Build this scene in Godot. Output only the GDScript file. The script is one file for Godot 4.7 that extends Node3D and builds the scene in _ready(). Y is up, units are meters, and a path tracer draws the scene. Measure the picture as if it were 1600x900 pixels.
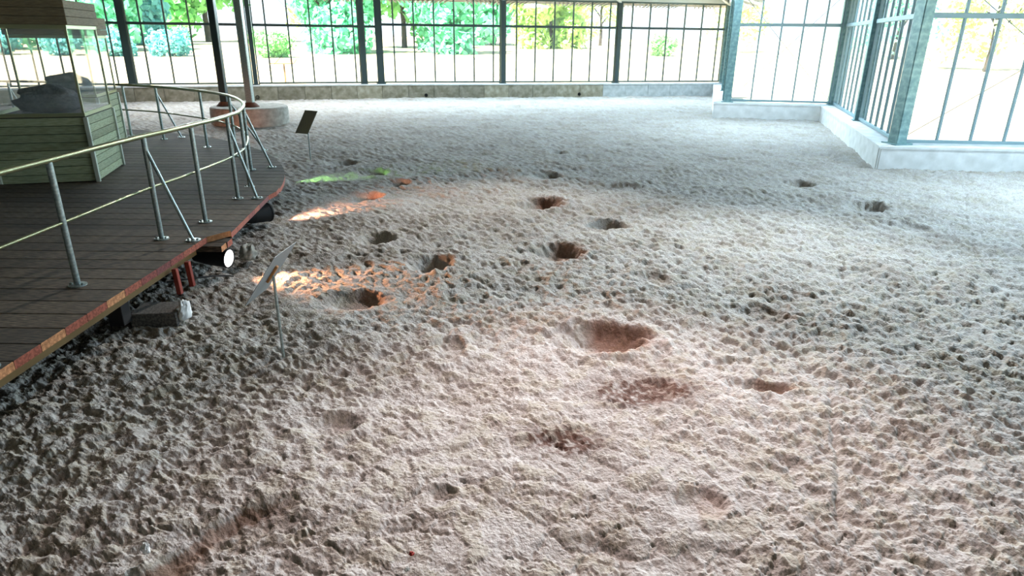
extends Node3D
# A dinosaur trackway under a glazed shelter. Camera stands at x = 0, z = 0 and looks along -z.

var taken := {}
var M := {}
var rng := RandomNumberGenerator.new()
var glass_line := {}

# inner foot of the low wall all round, clockwise seen from above
const RING := [Vector2(-24.5, -22.0), Vector2(-14.97, -26.97), Vector2(-5.72, -29.8), Vector2(9.61, -33.2), Vector2(6.89, -23.53), Vector2(10.31, -22.87), Vector2(7.59, -13.84), Vector2(13.0, -13.5), Vector2(13.0, 8.0), Vector2(-24.5, 8.0)]
const APEX := Vector3(-4.0, 7.6, -9.0)
const EAVE := 4.08


func _ready() -> void:
	rng.seed = 7
	camera_and_light()
	materials()
	ground()
	low_walls()
	windows()
	roof()
	outside()
	deck()
	railing()
	display_cases()
	pedestal()
	signs()
	under_deck()
	lamps()
	small_things()
	trees()


func camera_and_light() -> void:
	var cam := Camera3D.new()
	cam.name = "camera"
	cam.fov = rad_to_deg(2.0 * atan(450.0 / 1030.0))
	cam.near = 0.05
	cam.far = 900.0
	cam.transform = Transform3D(Basis(Vector3.RIGHT, deg_to_rad(-20.7)) * Basis(Vector3.BACK, deg_to_rad(0.6)), Vector3(0, 2.45, 0))
	add_child(cam)
	var we := WorldEnvironment.new()
	we.name = "world_environment"
	var e := Environment.new()
	e.background_mode = Environment.BG_SKY
	var sm := ProceduralSkyMaterial.new()
	sm.sky_top_color = Color(0.70, 0.85, 1.0)
	sm.sky_horizon_color = Color(0.90, 0.96, 1.0)
	sm.ground_bottom_color = Color(0.55, 0.55, 0.5)
	sm.ground_horizon_color = Color(0.9, 0.92, 0.9)
	sm.sky_curve = 0.25
	var sky := Sky.new()
	sky.sky_material = sm
	e.sky = sky
	e.background_energy_multiplier = 2.4
	e.tonemap_mode = Environment.TONE_MAPPER_LINEAR
	e.tonemap_exposure = 1.0
	e.sdfgi_enabled = true
	e.ssao_enabled = true
	e.ssil_enabled = true
	we.environment = e
	add_child(we)
	var sun := DirectionalLight3D.new()
	sun.name = "sun"
	sun.light_color = Color(1.0, 0.97, 0.90)
	sun.light_energy = 13.0
	sun.light_angular_distance = 0.6
	sun.shadow_enabled = true
	add_child(sun)
	sun.look_at_from_position(Vector3(-30, 75, 45), Vector3.ZERO, Vector3.UP)


# ---------------------------------------------------------------- bookkeeping
func numbered(called: String) -> String:
	var n: int = taken.get(called, 0)
	taken[called] = n + 1
	return called if n == 0 else "%s_%03d" % [called, n]


func thing(called: String, label: String, category: String, at := Vector3.ZERO, group := "") -> Node3D:
	var o := Node3D.new()
	o.name = numbered(called)
	add_child(o, true)
	o.position = at
	tag(o, label, category, group)
	return o


func tag(o: Node3D, label: String, category: String, group := "") -> void:
	o.set_meta("label", label)
	o.set_meta("category", category)
	if group:
		o.set_meta("group", group)


func structure(called: String, label := "", category := "") -> Node3D:
	var o := Node3D.new()
	o.name = called
	add_child(o, true)
	o.set_meta("kind", "structure")
	if label:
		o.set_meta("label", label)
		o.set_meta("category", category)
	return o


func part(called: String, mesh: Mesh, mat: Material, parent: Node3D, at := Vector3.ZERO, basis := Basis.IDENTITY) -> MeshInstance3D:
	var o := MeshInstance3D.new()
	o.name = called
	o.mesh = mesh
	if mat:
		o.material_override = mat
	o.transform = Transform3D(basis, at)
	parent.add_child(o, true)
	return o


# ---------------------------------------------------------------- shapes
func begin() -> SurfaceTool:
	var st := SurfaceTool.new()
	st.begin(Mesh.PRIMITIVE_TRIANGLES)
	return st


func tri(st: SurfaceTool, a: Vector3, b: Vector3, c: Vector3, n: Vector3) -> void:
	st.set_normal(n)
	st.add_vertex(a)
	st.set_normal(n)
	st.add_vertex(c)
	st.set_normal(n)
	st.add_vertex(b)


# a flat convex face turned away from the point c
func face(st: SurfaceTool, p: Array, c: Vector3) -> void:
	var n: Vector3 = (p[1] - p[0]).cross(p[2] - p[0])
	if n.length_squared() < 1e-16 and p.size() > 3:
		n = (p[2] - p[0]).cross(p[3] - p[0])
	n = n.normalized()
	var mid := Vector3.ZERO
	for q: Vector3 in p:
		mid += q
	mid /= p.size()
	if n.dot(mid - c) < 0.0:
		n = -n
		p = p.duplicate()
		p.reverse()
	for k in range(1, p.size() - 1):
		tri(st, p[0], p[k], p[k + 1], n)


# chamfered box
func add_box(st: SurfaceTool, size: Vector3, bev: float, t := Transform3D.IDENTITY) -> void:
	var h := size / 2.0
	var c: Vector3 = t.origin
	if bev <= 0.0:
		for ax in 3:
			for s in [-1.0, 1.0]:
				var q := []
				for k in [[-1, -1], [1, -1], [1, 1], [-1, 1]]:
					var v := Vector3.ZERO
					v[ax] = s * h[ax]
					v[(ax + 1) % 3] = k[0] * h[(ax + 1) % 3]
					v[(ax + 2) % 3] = k[1] * h[(ax + 2) % 3]
					q.append(t * v)
				face(st, q, c)
		return
	var pt := func(s: Vector3, ax: int) -> Vector3:
		var v := Vector3.ZERO
		for k in 3:
			v[k] = s[k] * (h[k] if k == ax else h[k] - bev)
		return t * v
	for ax in 3:
		var b := (ax + 1) % 3
		var d := (ax + 2) % 3
		for s in [-1.0, 1.0]:
			var q := []
			for k in [[-1, -1], [1, -1], [1, 1], [-1, 1]]:
				var g := Vector3.ZERO
				g[ax] = s
				g[b] = k[0]
				g[d] = k[1]
				q.append(pt.call(g, ax))
			face(st, q, c)
		for k in [[-1, -1], [1, -1], [1, 1], [-1, 1]]:
			var lo := Vector3.ZERO
			lo[ax] = -1
			lo[b] = k[0]
			lo[d] = k[1]
			var hi := lo
			hi[ax] = 1
			face(st, [pt.call(lo, b), pt.call(hi, b), pt.call(hi, d), pt.call(lo, d)], c)
	for sx in [-1, 1]:
		for sy in [-1, 1]:
			for sz in [-1, 1]:
				var g := Vector3(sx, sy, sz)
				face(st, [pt.call(g, 0), pt.call(g, 1), pt.call(g, 2)], c)


func box(size: Vector3, bev := 0.0) -> ArrayMesh:
	var st := begin()
	add_box(st, size, bev)
	return st.commit()


# a bar of rectangular section from a to b; up tells how it is turned
func bar(st: SurfaceTool, a: Vector3, b: Vector3, w: float, h: float, up := Vector3.UP, bev := 0.0) -> void:
	var d := (b - a)
	var l := d.length()
	d /= l
	var side := d.cross(up).normalized()
	var u := side.cross(d).normalized()
	add_box(st, Vector3(w, h, l), bev, Transform3D(Basis(side, u, -d), (a + b) / 2.0))


func bar_mesh(a: Vector3, b: Vector3, w: float, h: float, up := Vector3.UP, bev := 0.0) -> ArrayMesh:
	var st := begin()
	bar(st, a, b, w, h, up, bev)
	return st.commit()


# right prism over a polygon in x, z
func prism(st: SurfaceTool, poly: Array, y0: float, y1: float) -> void:
	var c := Vector3.ZERO
	for p: Vector2 in poly:
		c += Vector3(p.x, (y0 + y1) / 2.0, p.y)
	c /= poly.size()
	var top := []
	var low := []
	for p: Vector2 in poly:
		top.append(Vector3(p.x, y1, p.y))
		low.append(Vector3(p.x, y0, p.y))
	face(st, top, c)
	face(st, low, c)
	for k in poly.size():
		var j := (k + 1) % poly.size()
		face(st, [low[k], low[j], top[j], top[k]], c)


func tube(st: SurfaceTool, pts: Array, r: float, sides := 8, r_end := -1.0) -> void:
	var n := pts.size()
	var rings := []
	var up := Vector3.UP
	for i in n:
		var d: Vector3 = (pts[mini(i + 1, n - 1)] - pts[maxi(i - 1, 0)]).normalized()
		if absf(d.dot(up)) > 0.95:
			up = Vector3.RIGHT if absf(d.x) < 0.9 else Vector3.BACK
		var s := d.cross(up).normalized()
		var u := s.cross(d).normalized()
		var ring := []
		var rr := r if r_end < 0.0 else lerpf(r, r_end, float(i) / (n - 1))
		for k in sides:
			var a := TAU * k / sides
			var nn := s * cos(a) + u * sin(a)
			ring.append([pts[i] + nn * rr, nn])
		rings.append(ring)
	for i in n - 1:
		for k in sides:
			var j := (k + 1) % sides
			var q := [rings[i][k], rings[i][j], rings[i + 1][j], rings[i + 1][k]]
			var out: Vector3 = q[0][1]
			var order := [0, 1, 2, 0, 2, 3]
			if (q[1][0] - q[0][0]).cross(q[2][0] - q[0][0]).dot(out) > 0.0:
				order = [0, 2, 1, 0, 3, 2]
			for o in order:
				st.set_normal(q[o][1])
				st.add_vertex(q[o][0])
	for i in [0, n - 1]:
		var cap := []
		for k in sides:
			cap.append(rings[i][k][0])
		face(st, cap, pts[1] if i == 0 else pts[n - 2])


func tube_mesh(pts: Array, r: float, sides := 8) -> ArrayMesh:
	var st := begin()
	tube(st, pts, r, sides)
	return st.commit()


# solid of revolution about y; profile of (radius, height), flat shaded between rings where they turn sharply
func lathe(st: SurfaceTool, prof: Array, sides := 24, t := Transform3D.IDENTITY) -> void:
	var c := Vector3.ZERO
	for i in prof.size() - 1:
		var p: Vector2 = prof[i]
		var q: Vector2 = prof[i + 1]
		var slope := Vector2(q.y - p.y, p.x - q.x).normalized()
		for k in sides:
			var a0 := TAU * k / sides
			var a1 := TAU * (k + 1) / sides
			var v := []
			for s in [[p, a0], [p, a1], [q, a1], [q, a0]]:
				v.append([t * Vector3(s[0].x * cos(s[1]), s[0].y, s[0].x * sin(s[1])), (t.basis * Vector3(slope.x * cos(s[1]), slope.y, slope.x * sin(s[1]))).normalized()])
			for o in [[0, 2, 1], [0, 3, 2]]:
				var a: Vector3 = v[o[0]][0]
				var b: Vector3 = v[o[1]][0]
				var d: Vector3 = v[o[2]][0]
				var nn := (b - a).cross(d - a)
				if nn.length_squared() < 1e-14:
					continue
				var oo: Array = o if nn.dot(v[0][1]) < 0.0 else [o[0], o[2], o[1]]
				for w in oo:
					st.set_normal(v[w][1])
					st.add_vertex(v[w][0])


func lathe_mesh(prof: Array, sides := 24) -> ArrayMesh:
	var st := begin()
	lathe(st, prof, sides)
	return st.commit()


# ---------------------------------------------------------------- materials
func noise_tex(freq: float, lo: Color, hi: Color, size := 512, oct := 4, kind := FastNoiseLite.TYPE_SIMPLEX_SMOOTH, sd := 1, stretch := 1) -> NoiseTexture2D:
	var n := FastNoiseLite.new()
	n.noise_type = kind
	n.frequency = freq
	n.fractal_octaves = oct
	n.seed = sd
	var t := NoiseTexture2D.new()
	t.width = size
	t.height = size / stretch
	t.seamless = true
	t.noise = n
	var g := Gradient.new()
	g.set_color(0, lo)
	g.set_color(1, hi)
	t.color_ramp = g
	return t


func mat(called: String, c: Color, rough := 0.7, metal := 0.0) -> StandardMaterial3D:
	var m := StandardMaterial3D.new()
	m.resource_name = called
	m.albedo_color = c
	m.roughness = rough
	m.metallic = metal
	M[called] = m
	return m


func tri_tex(m: StandardMaterial3D, t: Texture2D, scale: Vector3, world := true) -> void:
	m.albedo_texture = t
	m.uv1_triplanar = true
	m.uv1_world_triplanar = world
	m.uv1_scale = scale


func materials() -> void:
	var m: StandardMaterial3D
	m = mat("rock", Color(1, 1, 1), 0.92)
	m.vertex_color_use_as_albedo = true
	m.metallic_specular = 0.25
	m.albedo_texture = noise_tex(0.02, Color(0.74, 0.72, 0.70), Color(1, 1, 1), 1024, 5, FastNoiseLite.TYPE_SIMPLEX_SMOOTH, 5)
	m.uv1_triplanar = true
	m.uv1_world_triplanar = true
	m.uv1_scale = Vector3.ONE * 1.3
	m.heightmap_enabled = true
	m.heightmap_texture = noise_tex(0.025, Color.BLACK, Color.WHITE, 1024, 6, FastNoiseLite.TYPE_SIMPLEX, 9)
	m.heightmap_scale = 0.7
	m = mat("post_paint", Color(0.22, 0.28, 0.28), 0.45, 0.35)
	m = mat("frame_paint", Color(0.30, 0.36, 0.34), 0.5, 0.2)
	m = mat("frame_lit", Color(0.52, 0.62, 0.64), 0.5, 0.2)  # lit copy of the frame paint, for the right-hand glazing
	m = mat("galvanised", Color(1, 1, 1), 0.42, 0.75)
	tri_tex(m, noise_tex(0.03, Color(0.50, 0.56, 0.56), Color(0.78, 0.82, 0.80), 256, 3), Vector3.ONE * 4.0)
	m = mat("rail_metal", Color(0.50, 0.52, 0.40), 0.32, 0.8)
	m = mat("column_lit", Color(1, 1, 1), 0.4, 0.45)  # right-hand posts: light on the metal put into a paler colour
	tri_tex(m, noise_tex(0.02, Color(0.38, 0.52, 0.53), Color(0.58, 0.71, 0.71), 256, 4), Vector3.ONE * 1.5)
	for k in 3:
		m = mat("plank_%d" % k, Color(1, 1, 1), 0.85)
		var d := [1.0, 0.86, 1.12][k] as float
		tri_tex(m, noise_tex(0.02, Color(0.16 * d, 0.135 * d, 0.10 * d), Color(0.44 * d, 0.385 * d, 0.31 * d), 512, 5, FastNoiseLite.TYPE_SIMPLEX, 20 + k, 2), Vector3(0.7, 9.0, 9.0))
	var ends := [Color(0.50, 0.17, 0.12), Color(0.62, 0.27, 0.16), Color(0.80, 0.52, 0.30), Color(0.44, 0.15, 0.13)]
	for k in ends.size():
		m = mat("plank_end_%d" % k, Color(1, 1, 1), 0.8)
		var e: Color = ends[k]
		tri_tex(m, noise_tex(0.03, e.darkened(0.35), e.lightened(0.12), 128, 3, FastNoiseLite.TYPE_SIMPLEX, 40 + k), Vector3.ONE * 6.0)
	m = mat("beam_wood", Color(0.42, 0.33, 0.18), 0.85)
	m = mat("red_wood", Color(0.52, 0.20, 0.14), 0.8)
	m = mat("dark_wood", Color(0.10, 0.085, 0.075), 0.9)
	for k in 3:
		m = mat("cladding_%d" % k, Color(1, 1, 1), 0.8)
		var d := [1.0, 0.93, 1.06][k] as float
		tri_tex(m, noise_tex(0.02, Color(0.50 * d, 0.54 * d, 0.42 * d), Color(0.68 * d, 0.72 * d, 0.59 * d), 256, 4, FastNoiseLite.TYPE_SIMPLEX, 60 + k), Vector3(1.0, 6.0, 1.0))
	m = mat("corner_trim", Color(0.72, 0.76, 0.70), 0.6)
	m = mat("canopy_wood", Color(1, 1, 1), 0.85)
	tri_tex(m, noise_tex(0.02, Color(0.36, 0.33, 0.25), Color(0.50, 0.46, 0.36), 256, 4, FastNoiseLite.TYPE_SIMPLEX, 66), Vector3(1, 7, 1))
	m = mat("case_frame", Color(0.62, 0.64, 0.50), 0.45, 0.5)
	for k in 4:
		m = mat("block_%d" % k, Color(1, 1, 1), 0.9)
		var d := [1.0, 0.9, 1.07, 0.96][k] as float
		tri_tex(m, noise_tex(0.012, Color(0.44 * d, 0.42 * d, 0.34 * d), Color(0.66 * d, 0.64 * d, 0.58 * d), 256, 5, FastNoiseLite.TYPE_SIMPLEX, 80 + k), Vector3.ONE * 0.9)
	m = mat("block_lit", Color(1, 1, 1), 0.9)  # paler copy for the brighter right half: light put into the colour
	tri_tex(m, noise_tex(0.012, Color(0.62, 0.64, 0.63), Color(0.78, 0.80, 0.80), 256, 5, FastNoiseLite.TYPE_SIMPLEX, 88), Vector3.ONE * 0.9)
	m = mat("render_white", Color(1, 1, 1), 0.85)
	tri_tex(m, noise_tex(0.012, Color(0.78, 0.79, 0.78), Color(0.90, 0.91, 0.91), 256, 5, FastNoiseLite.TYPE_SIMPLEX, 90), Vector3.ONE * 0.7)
	m = mat("concrete", Color(1, 1, 1), 0.9)
	tri_tex(m, noise_tex(0.015, Color(0.50, 0.49, 0.45), Color(0.70, 0.69, 0.65), 256, 5, FastNoiseLite.TYPE_SIMPLEX, 95), Vector3.ONE * 1.2)
	m = mat("concrete_shaded", Color(1, 1, 1), 0.95)  # shade under the deck put into a darker concrete
	tri_tex(m, noise_tex(0.03, Color(0.22, 0.21, 0.20), Color(0.50, 0.48, 0.45), 256, 5, FastNoiseLite.TYPE_SIMPLEX, 96), Vector3.ONE * 4.0)
	m = mat("rust", Color(0.36, 0.24, 0.17), 0.9)
	m = mat("black_paint", Color(0.015, 0.015, 0.017), 0.75)
	m = mat("plate_metal", Color(0.56, 0.58, 0.58), 0.5, 0.3)
	m = mat("panel_print", Color(0.52, 0.52, 0.45), 0.6)
	m = mat("panel_ink", Color(0.05, 0.05, 0.045), 0.7)
	m = mat("bracket_orange", Color(0.72, 0.50, 0.30), 0.5, 0.2)
	m = mat("roof_board", Color(0.50, 0.46, 0.40), 0.85)
	m = mat("slat", Color(0.62, 0.60, 0.57), 0.85)
	m = mat("rafter_paint", Color(0.82, 0.85, 0.84), 0.5, 0.1)
	m = mat("eave_paint", Color(0.45, 0.48, 0.47), 0.5, 0.2)
	m = mat("inner_wall", Color(0.42, 0.41, 0.38), 0.9)
	m = mat("lawn", Color(1, 1, 1), 0.95)
	tri_tex(m, noise_tex(0.01, Color(0.56, 0.52, 0.42), Color(0.72, 0.66, 0.55), 512, 5, FastNoiseLite.TYPE_SIMPLEX, 99), Vector3.ONE * 0.05)
	m = mat("bark", Color(0.20, 0.18, 0.16), 0.9)
	var greens := [Color(0.54, 0.80, 0.52), Color(0.45, 0.78, 0.64), Color(0.70, 0.82, 0.52), Color(0.42, 0.70, 0.70)]
	for k in greens.size():
		m = mat("leaf_%d" % k, greens[k], 0.8)
		m.cull_mode = BaseMaterial3D.CULL_DISABLED
		m.backlight_enabled = true
		m.backlight = (greens[k] as Color).lightened(0.1)
	m = mat("glass", Color(0.9, 0.97, 0.96, 0.05), 0.02)
	m.transparency = BaseMaterial3D.TRANSPARENCY_ALPHA
	m.metallic_specular = 0.4
	m = mat("lens", Color(1, 1, 1), 0.4)
	m.emission_enabled = true
	m.emission = Color(1, 0.97, 0.95)
	m.emission_energy_multiplier = 2.0
	m = mat("lens_off", Color(0.9, 0.9, 0.9), 0.2)
	m.emission_enabled = true
	m.emission = Color(1, 0.9, 0.8)
	m.emission_energy_multiplier = 2.0
	m = mat("chalk", Color(0.85, 0.85, 0.84), 0.8)
	m = mat("red_clay", Color(0.55, 0.14, 0.08), 0.8)
	m = mat("cable", Color(0.35, 0.34, 0.34), 0.6)
	m = mat("specimen", Color(1, 1, 1), 0.85)
	tri_tex(m, noise_tex(0.03, Color(0.14, 0.15, 0.17), Color(0.36, 0.36, 0.35), 256, 5, FastNoiseLite.TYPE_SIMPLEX, 97), Vector3.ONE * 3.0)


# ---------------------------------------------------------------- the trackway floor
# x, z, radius across, radius along, depth, reddish tint of the far side, label
func print_list() -> Array:
	return [
		[5.4, -12.33, 0.31, 0.36, 0.16, 0.0, "deep dark round footprint nearest the right-hand plinth corner"],
		[5.72, -10.45, 0.36, 0.36, 0.12, 0.0, "ridged dark footprint, second of the right-hand trackway"],
		[5.72, -9.17, 0.27, 0.30, 0.06, 0.1, "shallow broken footprint, third of the right-hand trackway"],
		[1.04, -15.51, 0.24, 0.40, 0.09, 0.0, "small dark footprint far off in the central trackway"],
		[0.66, -12.77, 0.32, 0.44, 0.09, 0.0, "dark footprint behind the red-walled one in the central trackway"],
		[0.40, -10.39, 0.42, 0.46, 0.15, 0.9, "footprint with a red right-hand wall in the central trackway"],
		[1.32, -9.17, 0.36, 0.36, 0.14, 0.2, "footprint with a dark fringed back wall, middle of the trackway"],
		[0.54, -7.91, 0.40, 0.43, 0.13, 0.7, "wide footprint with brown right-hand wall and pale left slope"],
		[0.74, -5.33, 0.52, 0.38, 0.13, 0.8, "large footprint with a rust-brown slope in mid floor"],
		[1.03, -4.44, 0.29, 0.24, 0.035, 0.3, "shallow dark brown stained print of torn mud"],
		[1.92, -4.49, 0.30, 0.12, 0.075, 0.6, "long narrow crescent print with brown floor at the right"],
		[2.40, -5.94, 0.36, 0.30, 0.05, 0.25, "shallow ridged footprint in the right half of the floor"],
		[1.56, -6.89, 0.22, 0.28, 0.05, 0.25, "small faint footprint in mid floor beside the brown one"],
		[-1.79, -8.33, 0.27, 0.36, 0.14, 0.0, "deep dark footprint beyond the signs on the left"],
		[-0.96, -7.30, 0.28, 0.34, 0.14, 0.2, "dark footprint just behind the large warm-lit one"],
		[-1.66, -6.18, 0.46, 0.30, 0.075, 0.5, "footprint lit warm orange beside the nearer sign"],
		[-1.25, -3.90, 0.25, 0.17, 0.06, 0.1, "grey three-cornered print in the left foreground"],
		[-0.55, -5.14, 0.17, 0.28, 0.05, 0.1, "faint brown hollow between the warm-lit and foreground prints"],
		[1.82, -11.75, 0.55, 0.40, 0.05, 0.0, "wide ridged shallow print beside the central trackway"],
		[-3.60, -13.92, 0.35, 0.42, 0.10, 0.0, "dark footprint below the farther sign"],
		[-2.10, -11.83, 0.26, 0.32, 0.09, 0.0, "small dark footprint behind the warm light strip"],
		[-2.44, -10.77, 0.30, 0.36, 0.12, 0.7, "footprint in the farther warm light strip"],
		[-2.75, -12.9, 0.35, 0.40, 0.09, 0.0, "footprint washed by green light near the platform"],
		[-0.51, -29.6, 0.36, 0.6, 0.10, 0.0, "thin dark print beside the back plinth"],
		[0.71, -28.2, 0.52, 0.5, 0.09, 0.0, "dark print a little in front of the back plinth"],
		[0.05, -26.7, 0.38, 0.5, 0.09, 0.0, "dark print left of its neighbour near the back plinth"],
		[1.26, -25.3, 0.50, 0.5, 0.09, 0.0, "dark print nearest of the far group by the back plinth"],
		[2.62, -3.71, 0.22, 0.22, 0.03, 0.0, "rippled hollow at the right edge of the foreground"],
		[1.07, -3.10, 0.19, 0.15, 0.035, 0.3, "shallow pinkish hollow in the right foreground"],
		[-0.42, -3.16, 0.13, 0.07, 0.03, 0.0, "small scar in the pinkish foreground"],
	]


func ground() -> void:
	var fl := structure("floor")
	# slab of plain rock below the sculpted surface
	var rim_line := PackedVector2Array()
	for p in offset_ring(0.2):
		rim_line.append(p)
	var base := begin()
	var idx := Geometry2D.triangulate_polygon(rim_line)
	for k in range(0, idx.size(), 3):
		face(base, [p3(rim_line[idx[k]], -0.3), p3(rim_line[idx[k + 1]], -0.3), p3(rim_line[idx[k + 2]], -0.3)], Vector3(0, -9, 0))
		face(base, [p3(rim_line[idx[k]], -0.6), p3(rim_line[idx[k + 1]], -0.6), p3(rim_line[idx[k + 2]], -0.6)], Vector3(0, 9, 0))
	for k in rim_line.size():
		var a := rim_line[k]
		var b := rim_line[(k + 1) % rim_line.size()]
		var o := -outward(a, b) + (a + b) / 2.0
		face(base, [p3(a, -0.6), p3(b, -0.6), p3(b, -0.3), p3(a, -0.3)], p3(o, -0.45))
	part("bedrock", base.commit(), M.concrete, fl)

	var prints := print_list()
	var n_cell := FastNoiseLite.new()
	n_cell.noise_type = FastNoiseLite.TYPE_CELLULAR
	n_cell.cellular_return_type = FastNoiseLite.RETURN_DISTANCE
	n_cell.frequency = 8.5
	n_cell.fractal_type = FastNoiseLite.FRACTAL_NONE
	n_cell.domain_warp_enabled = true
	n_cell.domain_warp_amplitude = 0.06
	n_cell.domain_warp_frequency = 6.0
	n_cell.seed = 3
	var n_big := FastNoiseLite.new()
	n_big.noise_type = FastNoiseLite.TYPE_SIMPLEX_SMOOTH
	n_big.frequency = 0.55
	n_big.fractal_octaves = 3
	n_big.seed = 4
	var n_rid := FastNoiseLite.new()
	n_rid.noise_type = FastNoiseLite.TYPE_SIMPLEX_SMOOTH
	n_rid.fractal_type = FastNoiseLite.FRACTAL_RIDGED
	n_rid.frequency = 2.6
	n_rid.fractal_octaves = 3
	n_rid.seed = 5
	var n_fine := FastNoiseLite.new()
	n_fine.noise_type = FastNoiseLite.TYPE_SIMPLEX
	n_fine.frequency = 14.0
	n_fine.fractal_octaves = 3
	n_fine.seed = 6
	var n_plate := FastNoiseLite.new()
	n_plate.noise_type = FastNoiseLite.TYPE_CELLULAR
	n_plate.cellular_return_type = FastNoiseLite.RETURN_DISTANCE2_SUB
	n_plate.frequency = 5.0
	n_plate.fractal_type = FastNoiseLite.FRACTAL_NONE
	n_plate.domain_warp_enabled = true
	n_plate.domain_warp_amplitude = 0.12
	n_plate.domain_warp_frequency = 5.0
	n_plate.seed = 8
	var n_tint := FastNoiseLite.new()
	n_tint.noise_type = FastNoiseLite.TYPE_SIMPLEX_SMOOTH
	n_tint.frequency = 1.1
	n_tint.fractal_octaves = 4
	n_tint.seed = 11

	var n_flake := FastNoiseLite.new()
	n_flake.noise_type = FastNoiseLite.TYPE_CELLULAR
	n_flake.cellular_return_type = FastNoiseLite.RETURN_CELL_VALUE
	n_flake.frequency = 9.0
	n_flake.fractal_type = FastNoiseLite.FRACTAL_FBM
	n_flake.fractal_octaves = 2
	n_flake.domain_warp_enabled = true
	n_flake.domain_warp_amplitude = 0.16
	n_flake.domain_warp_frequency = 5.0
	n_flake.domain_warp_fractal_type = FastNoiseLite.DOMAIN_WARP_FRACTAL_PROGRESSIVE
	n_flake.domain_warp_fractal_octaves = 3
	n_flake.seed = 14
	var n_pit := FastNoiseLite.new()
	n_pit.noise_type = FastNoiseLite.TYPE_SIMPLEX_SMOOTH
	n_pit.frequency = 6.5
	n_pit.fractal_octaves = 2
	n_pit.seed = 15

	var n_crease := FastNoiseLite.new()
	n_crease.noise_type = FastNoiseLite.TYPE_SIMPLEX_SMOOTH
	n_crease.fractal_type = FastNoiseLite.FRACTAL_RIDGED
	n_crease.frequency = 2.2
	n_crease.fractal_octaves = 2
	n_crease.domain_warp_enabled = true
	n_crease.domain_warp_amplitude = 0.12
	n_crease.domain_warp_frequency = 4.0
	n_crease.seed = 21

	# long cracks and little ledges: points, depth, width (a ledge has its lower side to the right of its direction)
	var cracks := [
		[[Vector2(2.46, -4.6), Vector2(2.25, -4.0), Vector2(2.12, -3.6), Vector2(1.95, -3.2), Vector2(1.80, -2.8)], 0.03, 0.022, 0.0],
		[[Vector2(-1.10, -4.35), Vector2(-0.95, -4.75), Vector2(-0.62, -5.3), Vector2(-0.5, -5.75)], 0.025, 0.025, 0.0],
		[[Vector2(-2.1, -2.2), Vector2(-1.9, -2.45), Vector2(-1.72, -2.72), Vector2(-1.5, -3.0), Vector2(-1.2, -3.12)], 0.0, 0.05, 0.055],
		[[Vector2(-0.9, -3.5), Vector2(-0.3, -3.62), Vector2(0.2, -3.72), Vector2(0.7, -3.95)], 0.012, 0.03, 0.016],
		[[Vector2(1.5, -4.8), Vector2(1.9, -5.0), Vector2(2.5, -5.3), Vector2(3.1, -5.7)], 0.02, 0.03, 0.0],
		[[Vector2(0.2, -2.85), Vector2(0.8, -2.8), Vector2(1.4, -2.75)], 0.0, 0.04, 0.02],
	]
	var grid := {}
	for i in prints.size():
		var p: Array = prints[i]
		for gx in range(floori((p[0] - p[2] * 1.7) * 2.0), floori((p[0] + p[2] * 1.7) * 2.0) + 1):
			for gz in range(floori((p[1] - p[3] * 1.7) * 2.0), floori((p[1] + p[3] * 1.7) * 2.0) + 1):
				var key := Vector2i(gx, gz)
				if not grid.has(key):
					grid[key] = []
				grid[key].append(i)
	var crack_grid := {}
	for n in cracks.size():
		for k in cracks[n][0].size() - 1:
			var a: Vector2 = cracks[n][0][k]
			var b: Vector2 = cracks[n][0][k + 1]
			for gx in range(floori((minf(a.x, b.x) - 0.55) * 2.0), floori((maxf(a.x, b.x) + 0.55) * 2.0) + 1):
				for gz in range(floori((minf(a.y, b.y) - 0.55) * 2.0), floori((maxf(a.y, b.y) + 0.55) * 2.0) + 1):
					var key := Vector2i(gx, gz)
					if not crack_grid.has(key):
						crack_grid[key] = []
					if not crack_grid[key].has(n):
						crack_grid[key].append(n)

	# rows by distance from where the visitors stand: finest nearby
	var ds := PackedFloat32Array()
	var d := 1.45
	while d < 34.5:
		ds.append(d)
		d += 0.0085 * pow(d / 2.5, 1.35)
	var half := 1.22
	var step := 0.0025
	var nc := int(2.0 * half / step) + 1
	var nr := ds.size()
	var inside := PackedByteArray()
	inside.resize(nr * nc)
	var ring := PackedVector2Array()
	for p in offset_ring(0.25):
		ring.append(p)
	var pos := PackedVector3Array()
	pos.resize(nr * nc)
	var col := PackedColorArray()
	col.resize(nr * nc)
	var owner_of := PackedInt32Array()
	owner_of.resize(nr * nc)
	var grey := Color(0.52, 0.505, 0.48)
	var brown := Color(0.37, 0.325, 0.275)
	var pale := Color(0.63, 0.615, 0.595)
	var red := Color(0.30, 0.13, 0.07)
	var none: Array = []
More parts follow.
